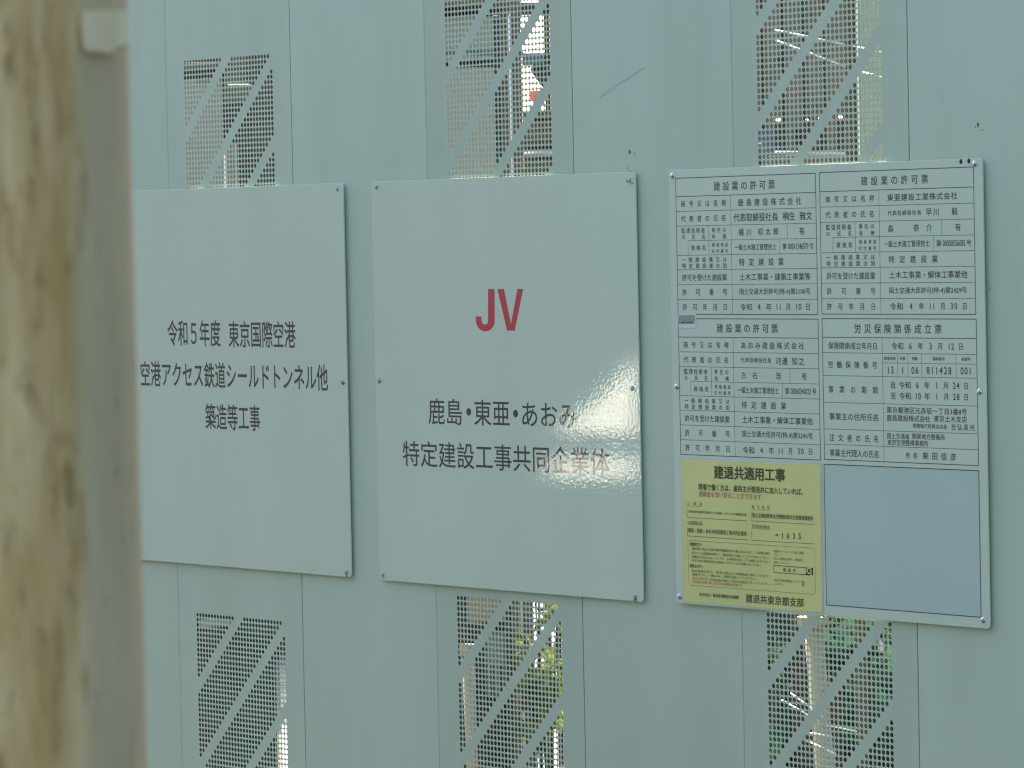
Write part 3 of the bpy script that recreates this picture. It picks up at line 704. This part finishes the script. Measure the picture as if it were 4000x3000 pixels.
def piles(px0, px1, ytop, Y, m, label, name='sheet_pile_wall', group=None):
    """corrugated steel sheet piles standing in the ground"""
    a = at(px0, ytop, Y); b = at(px1, ytop, Y); o = empty(name, ((a[0]+b[0])/2, Y, 0)); x = a[0]; k = 0; pts = []
    while x < b[0]+.4:
        d = 0 if k % 2 == 0 else .16
        pts += [(x, Y+d), (x+.22, Y+d)]; x += .32; k += 1
    vs = [(p[0], p[1], 0) for p in pts]+[(p[0], p[1], a[2]) for p in pts]; n = len(pts)
    w_ = mesh('sheet_piles', vs, [(i, i+1, n+i+1, n+i) for i in range(n-1)], m, o)
    sm = w_.modifiers.new('thickness', 'SOLIDIFY'); sm.thickness = .012; sm.offset = 1
    mb = MB(); mb.box(pts[0][0], pts[-1][0], Y-.1, Y-.02, a[2]-.25, a[2]-.13); mb.build('waler_beam', m, o)
    tag(o, label, 'retaining wall', group)
piles(560, 1062, -150, 6.0, M_('pile_brown', (0.13, 0.095, 0.055), 0.7, var=0.3, vscale=(3, 3, 1)), 'dark brown steel sheet pile wall at the back left of the site')
o = base('generator', 900, 1.5)
mb = MB(); foot(mb, 700, 1062, 2330, 1.5, .6, .02); mb.build('cabinet', NEARB, o)
for k in range(5): bx('louvre', GREYG if k == 0 else NEARB, o, 780, 2420+110*k, 900, 2450+110*k, 1.485, .014)
bx('door_panel', GREENT, o, 930, 2400, 1050, 2990, 1.488, .011)
bx('pipe_rail', REDB, o, 820, 2466, 1040, 2478, 1.46, .02)
tag(o, 'dark olive generator cabinet seen through the holes below the work title sign', 'generator')
def ground_sheet(x0, x1, Ya, Yb, label):
    q = [at(x0, 1500, Ya), at(x1, 1500, Ya), at(x1, 1500, Yb), at(x0, 1500, Yb)]
    mb = MB(); mb.poly([(p[0], p[1], .012) for p in q], .012, axis=(0, 0, 1)); tag(mb.build('ground_sheet', WSHEET), label, 'sheet', 'white sheets on the ground')
WSHEET = M_('white_sheet', (0.50, 0.46, 0.37), 0.8, var=0.9, vscale=(14, 14, 14))
ground_sheet(1068, 1150, 2.4, 9.0, 'pale sheet on the sunlit ground right of the generator, behind the leftmost panel')
ground_sheet(2040, 2240, 3.7, 10.5, 'pale sheet on the sunlit ground behind the yellow green shrub')
# behind the middle perforated panel
o = base('site_office', 1850, 2.0)
mb = MB(); bxm(mb, 1640, 66, 1952, 200, 2.0, .8); mb.build('upper_wall', GREYG, o)
bx('blue_band', BLUEB, o, 1640, 201, 1956, 216, 1.99, .8); bx('window_strip', NEARB, o, 1640, 236, 1950, 262, 2.02, .7); bx('sill', GREYG, o, 1640, 217, 1956, 235, 1.985, .8)
mb = MB(); foot(mb, 1640, 1946, 263, 2.0, .8); mb.build('lower_wall', BEIGE, o)
bx('roof_edge', TIMB, o, 1600, -30, 1995, 18, 1.9, 1.0); bx('eaves', BROWN, o, 1620, 19, 1960, 65, 2.05, .8)
tag(o, 'grey site office with a blue grey band, behind the holes above the JV sign', 'cabin')
o = base('dark_column', 1958, 1.6); mb = MB(); foot(mb, 1940, 1966, 60, 1.6, .012); mb.build('flange', NEARB, o)
mb = MB(); foot(mb, 1951, 1955, 60, 1.612, .12); mb.build('web', NEARB, o); tag(o, 'dark steel column beside the grey site office', 'column')
o = base('white_pipe_post', 1990, 1.5); q = at(1990, 50, 2.9); mb = MB(); mb.tube((q[0], 2.9, 0), (q[0], 2.9, q[2]), .0042); mb.build('pipe', WHITEP, o, True)
mb = MB(); mb.tube((q[0], 2.9, 0), (q[0], 2.9, .015), .04); mb.build('foot_plate', WHITEP, o); tag(o, 'thin white pipe next to the dark steel column', 'pipe')
o = base('timber_screen', 2020, 3.0)
mb = MB(); foot(mb, 1955, 2046, -60, 3.0, .05); mb.build('boards', TIMB, o)
mb = MB(); foot(mb, 1990, 2000, -80, 2.95, .04); mb.build('batten', BROWN, o)
tag(o, 'narrow brown timber screen left of the bright gap behind the middle panel', 'screen')
o = base('beam_gantry', 2100, 4.0)
mb = MB(); bxm(mb, 2040, 206, 2200, 250, 4.0, .15); mb.build('beam', BLUEB, o)
mb = MB(); bxm(mb, 2150, -200, 2172, 3000, 4.0, .1); mb.build('leg', BROWN, o)
bx('upper_beam', BROWN, o, 2030, 8, 2200, 52, 4.0, .12)
mb = MB(); mb.tube(at(2100, 262, 4.05), at(2150, 330, 4.05), .03); mb.build('brace', BROWN, o)
bx('blue_box', BLUE, o, 2028, 200, 2046, 216, 3.95, .1)
tag(o, 'dark gantry beam crossing the bright gap behind the middle panel', 'gantry')
o = base('orange_board', 2088, 3.9); bx('board', ORANGE, o, 2067, 354, 2112, 394, 3.9, .012); mb = MB(); q = at(2090, 394, 3.91); mb.tube((q[0], 3.92, 0), (q[0], 3.92, q[2]), .012); mb.build('stand', BROWN, o)
tag(o, 'small orange red board in the bright gap below the gantry beam', 'board')
o = base('timber_stack', 2090, 3.4)
for k in range(7): bx('plank', TIMB, o, 2046+random.uniform(-6, 6), 432+k*37, 2215, 432+k*37+33, 3.4+random.uniform(0, .05), .5)
mb = MB(); foot(mb, 2046, 2054, 692, 3.42, .5); foot(mb, 2206, 2215, 692, 3.42, .5); mb.build('trestle', BROWN, o)
mb = MB(); mb.tube(at(2048, 599, 3.36), at(2152, 597, 3.36), .006); mb.build('white_rail', WHITEP, o, True)
tag(o, 'stack of brown timber planks with a white rail, low behind the middle panel', 'timber')
o = base('dark_machine', 1880, 1.6)
mb = MB(); foot(mb, 1690, 1985, 2290, 1.6, .3, .02); mb.build('housing', NEARB, o)
bx('grey_hood', CONC, o, 1826, 2300, 1984, 2432, 1.56, .035); bx('red_strip', REDB, o, 1790, 2440, 1834, 2560, 1.57, .02); bx('side_plate', BLUEB, o, 1900, 2470, 1980, 2720, 1.585, .01)
for k in range(4): bx('rib', REDB, o, 1850+35*k, 2600, 1862+35*k, 2990, 1.58, .015)
tag(o, 'dark machine with a grey hood seen through the holes below the red JV sign', 'machine')
o = base('leaning_stake', 1840, 1.3); a = at(1852, 3120, 1.3); b = at(1826, 2560, 1.3); d = Vector(a)-Vector(b); a = Vector(b)+d*(b[2]/-d.z)
mb = MB(); mb.tube(a, b, .016); mb.build('stake', TAN, o, True); mb = MB(); mb.tube(b, Vector(b)+Vector((0, 0, .03)), .022); mb.build('cap', TAN, o); tag(o, 'leaning tan stake in front of the dark machine', 'stake')
def shrub(name, x0, x1, y0, y1, Ya, Yb, n, size, leaf, label, stems=6, group=None):
    c = at((x0+x1)/2, y1, (Ya+Yb)/2); o = empty(name, (c[0], c[1], 0)); vs = []; fs = []
    cl = [(random.uniform(x0, x1), random.uniform(y0, y1), random.uniform(Ya, Yb)) for _ in range(max(6, n//26))]
    for _ in range(n):
        cx_, cy_, cY = random.choice(cl)
        p = Vector(at(min(max(random.gauss(cx_, 14), x0), x1+20), random.gauss(cy_, 30), cY+random.gauss(0, .05)))
        if p.z < .03: continue
        d = Vector((random.gauss(0, 1), random.gauss(0, 1), random.gauss(.2, .7))).normalized(); s_ = d.cross(Vector((random.gauss(0, 1), random.gauss(0, 1), random.gauss(0, 1)))).normalized()
        L_ = size*random.uniform(.6, 1.3); wv = L_*.22; k = len(vs); nrm = d.cross(s_)*L_*.1
        vs += [p, p+d*L_*.45+s_*wv+nrm, p+d*L_, p+d*L_*.45-s_*wv+nrm]; fs.append((k, k+1, k+2, k+3))
    f = mesh('foliage', vs, fs, leaf, o)
    mb = MB()
    for k in range(stems):
        q = Vector(at(random.uniform(x0, x1), random.uniform(y0, (y0+y1)/2), random.uniform(Ya, Yb))); mb.tube((c[0]+random.uniform(-.1, .1), c[1], 0), q, .008, .003, 6)
    mb.build('stem', BROWN, o); tag(o, label, 'shrub', group)
shrub('shrub', 2030, 2190, 2335, 3000, 2.1, 2.7, 330, .075, LEAFY, 'sunlit yellow green shrub seen through the holes below the red JV sign')
# behind the right perforated panel
o = base('concrete_wall', 3150, 5.0)
mb = MB(); foot(mb, 2850, 3330, -260, 5.0, .3); mb.build('wall', CONC, o)
for k in range(5): bx('form_panel', CONC, o, 2900+rng.integers(0, 12)+80*k, -200, 2970+80*k, 560+int(rng.integers(0, 90)), 4.975, .02)
for k in range(16):
    x, y = random.uniform(2960, 3310), random.uniform(0, 560); bx('dark_patch', BROWN if k % 3 else GREYG, o, x, y, x+random.uniform(5, 16), y+random.uniform(8, 40), 4.96, .012)
bx('red_patch', REDB, o, 3110, 505, 3148, 566, 4.955, .015); bx('blue_patch', BLUEB, o, 2950, 510, 3020, 620, 4.955, .015)
tag(o, 'grey concrete retaining wall seen through the holes above the permit table sign', 'retaining wall')
o = base('shade_side_column', 3335, .62); mb = MB(); foot(mb, 3310, 3352, -120, .62, .012); mb.build('flange', BROWN, o); mb = MB(); foot(mb, 3328, 3334, -120, .632, .1); mb.build('web', BROWN, o)  # dark colour stands for the shaded left side of the pale post
bx('pale_board', PALE, o, 3353, -120, 3475, 1400, .62, .02)['label'] = 'pale board, the dark column standing for its shaded side'
bx('bright_edge', WHITEP, o, 3352, -120, 3361, 1400, .617, .003, .001)
tag(o, 'dark column coloured as the shaded side of its pale board, behind the right panel', 'column')
for (a, b, ya, yb, lab) in (((3028, 117), (3335, 181), 2.4, 2.4, 'upper of two thin bright rails left of the pale board'), ((3030, 157), (3335, 272), 2.1, 2.1, 'lower, steeper thin bright rail left of the pale board'),
                        ((3330, 179), (3470, 208), .35, .35, 'thin bright rail crossing high in front of the pale board'), ((3370, 281), (3475, 308), .36, .36, 'thin bright rail crossing low in front of the pale board')):
    p, q = Vector(at(*a, ya)), Vector(at(*b, yb)); mb = MB(); r = .0026 if ya > 1 else .0017; mb.tube(p, q, r); rail = mb.build('hand_rail', WHITEP, None, True)
    tag(rail, lab, 'rail', 'thin bright rails behind the right panel')
AMB = D.materials.new('amber_lamp'); AMB.use_nodes = True; pb_ = AMB.node_tree.nodes['Principled BSDF']; pb_.inputs['Base Color'].default_value = (.8, .4, .1, 1); pb_.inputs['Emission Color'].default_value = (1, .62, .25, 1); pb_.inputs['Emission Strength'].default_value = 2.2
for k, (x, y, w_) in enumerate(((3032, 468, 16), (3148, 468, 9), (3198, 462, 16), (3276, 457, 14))):
    o = base('work_lamp', x, 3.6); c = Vector(at(x+w_/2, y, 3.6)); mb = MB(); t = bmesh.new(); bmesh.ops.create_uvsphere(t, u_segments=14, v_segments=8, radius=1); s_ = w_/FPX*12.6*.62
    bmesh.ops.transform(t, matrix=Matrix.Translation(c) @ Matrix.Diagonal((s_, s_, s_*.7, 1)), verts=t.verts); mb.add(t); mb.build('bulb', AMB, o, True)
    mb = MB(); mb.tube((c.x, c.y, c.z-s_*.6), (c.x, c.y, 0), .012); mb.build('stand', BROWN, o)
    tag(o, ('leftmost', 'second from the left', 'third from the left', 'rightmost')[k]+' of four small amber lamps glowing behind the right perforated panel', 'lamp', 'amber work lamps')
o = base('scaffold_rack', 3150, 3.2)
mb = MB(); foot(mb, 2960, 2990, 560, 3.2, .05); mb.build('leg', BLUEB, o); mb = MB(); foot(mb, 3300, 3318, 560, 3.2, .05); mb.build('leg', BROWN, o)
mb = MB(); mb.tube(at(3030, 596, 3.2), at(3300, 600, 3.2), .005); mb.build('cross_bar', WHITEP, o, True); bx('deck', CONC, o, 2960, 606, 3320, 660, 3.2, .4)
tag(o, 'low scaffold rack with a white bar in front of the concrete wall', 'rack')
o = base('covered_pile', 3240, 2.0); mb = MB(); foot(mb, 2930, 3560, 2340, 2.0, .6, .05); mb.build('green_sheet', GREENT, o); bx('fold', GREENT, o, 3100, 2500, 3180, 3050, 1.97, .035, .012); bx('fold', GREENT, o, 3330, 2450, 3400, 3050, 1.965, .035, .012)
tag(o, 'pile under a dark green sheet seen through the holes below the permit table sign', 'pile')
for k, (x0, x1, y, Y, lab) in enumerate(((3086, 3168, 2395, 1.5, 'wide red brown steel post just left of the tan post behind the right panel'), (3212, 3272, 2410, 1.55, 'narrow red brown steel post just right of the tan post behind the right panel'))):
    o = base('red_brown_post', (x0+x1)/2, Y); mb = MB(); foot(mb, x0, x1, y-60, Y, .01); mb.build('flange', REDB, o); mb = MB(); foot(mb, (x0+x1)/2-4, (x0+x1)/2+4, y, Y+.01, .1); mb.build('web', REDB, o); tag(o, lab, 'post', 'red brown posts')
o = base('tan_prop', 3190, 1.3); b = Vector(at(3176, 2440, 1.3)); a = Vector(at(3228, 3060, 1.3)); d = a-b; a = b+d*(b.z/-d.z); mb = MB(); mb.tube(a, b, .024); mb.build('tube', TAN, o, True); mb = MB(); mb.tube(b, b+Vector((0, 0, .02)), .04); mb.build('head_plate', TAN, o)
tag(o, 'leaning tan prop between the two red brown posts', 'prop')
shrub('shrub', 3260, 3485, 2380, 2640, 1.5, 1.8, 300, .075, LEAFG, 'bright green shrub top right behind the lower holes of the right panel', 5, 'green shrubs')
shrub('shrub', 2995, 3085, 2420, 3000, 1.4, 1.7, 200, .07, LEAFD, 'dark green shrub left of the red brown posts behind the right panel', 4, 'green shrubs')
shrub('shrub', 3240, 3490, 2650, 3020, 1.6, 1.9, 300, .07, LEAFD, 'low green shrub right of the tan prop at the bottom right', 5, 'green shrubs')
for (a, b, lab) in (((3120, 2730), (3182, 2775), 'upper bright bar leaning left of the tan prop'), ((3085, 2752), (3165, 2797), 'lower bright bar leaning left of the tan prop'), ((3255, 2838), (3315, 2850), 'thick bright bar right of the tan prop'),
                    ((3168, 2864), (3216, 2872), 'short bright bar low on the tan prop'), ((3170, 2902), (3232, 2930), 'lowest bright bar leaning across the tan prop')):
    p, q = Vector(at(*a, 1.22)), Vector(at(*b, 1.22)); e = (q-p).normalized()*.03; mb = MB(); mb.tube(p-e, q+e, .0022); tag(mb.build('metal_bar', WHITEP, None, True), lab, 'bar', 'bright metal bars')

# ------------------------------------------------------------------ unseen metal reflector, added and shaped to mirror as glare in the JV sign
ALU = mat('glare_reflector_aluminium', (0.62, 0.60, 0.52), 0.58, 1.0)
def mirror_dir(px, py):
    P0 = at(px, py, YF); d = ray(px, py); d = d/np.linalg.norm(d); return P0, np.array([d[0], -d[1], d[2]])
Pm, rm = mirror_dir(2300, 1620)
nrm = np.array(sd)-rm; nrm /= np.linalg.norm(nrm); cm = Pm+rm*6.5
o = empty('glare_reflector', (cm[0], cm[1], 0))
def mpoly(pts):
    q = []
    for (x, y) in pts:
        P0, r = mirror_dir(x, y); q.append(P0+r*(np.dot(cm-P0, nrm)/np.dot(r, nrm)))
    mb = MB(); mb.poly(q, -0.004, axis=tuple(nrm)); return mb
mpoly([(2170, 1682), (2250, 1632), (2330, 1565), (2400, 1495), (2450, 1435), (2492, 1385), (2492, 1699)]).build('upper_reflector', ALU, o)
mpoly([(2130, 1788), (2492, 1782), (2492, 1805), (2150, 1806)]).build('middle_strip', ALU, o)
mpoly([(2140, 1817), (2492, 1816), (2492, 1864), (2160, 1860)]).build('lower_strip', ALU, o)
mb = MB()
for dx in (-.15, .15): mb.tube((cm[0]+dx, cm[1]-.05, 0), (cm[0]+dx, cm[1]-.05, cm[2]-.12), .015)
mb.build('stand', BROWN, o)
tag(o, 'unseen metal reflector added to make the bright patch in the JV sign', 'reflector')

SHADEM = mat('shade_wall_grey', (0.09, 0.09, 0.08), 0.8, var=0.3, vscale=(2, 2, 2))
o = empty('shade_wall', (0, -6.4, 0))  # unseen wall, added to shade the lower part of the hoarding
mb = MB(); mb.box(-40, 2.9, -6.5, -6.3, 0, 5.3); mb.build('wall', SHADEM, o)
mb = MB(); mb.box(-40, 2.92, -6.52, -6.28, 5.302, 5.4); mb.build('shade_wall_coping', SHADEM, o)
tag(o, 'unseen dark grey wall added behind the viewer to shade the lower hoarding', 'wall')

SHADE_TRUCKM = mat('shade_truck_green', (0.03, 0.035, 0.032), 0.5)
o = empty('shade_truck', (8.0, -2.4, 0))  # unseen truck shape, added to darken the right edge of the pipe
mb = MB(); mb.box(5.3, 9.4, -3.45, -1.3, 0.85, 3.8, .05); mb.build('shade_truck_box', SHADE_TRUCKM, o)
mb = MB(); mb.box(9.5, 11.2, -3.4, -1.35, 0.55, 2.9, .12); mb.build('shade_truck_cab', SHADE_TRUCKM, o)
mb = MB(); mb.box(5.4, 11.1, -2.9, -1.8, 0.55, 0.84); mb.build('chassis', DARK, o)
for x in (6.3, 10.3):
    for y in (-3.3, -1.45): mb = MB(); mb.tube((x, y-.12, .45), (x, y+.12, .45), .45, n=24); mb.build('wheel', DARK, o)
tag(o, 'unseen dark truck shape added right of the view to darken the pipe edge', 'truck')
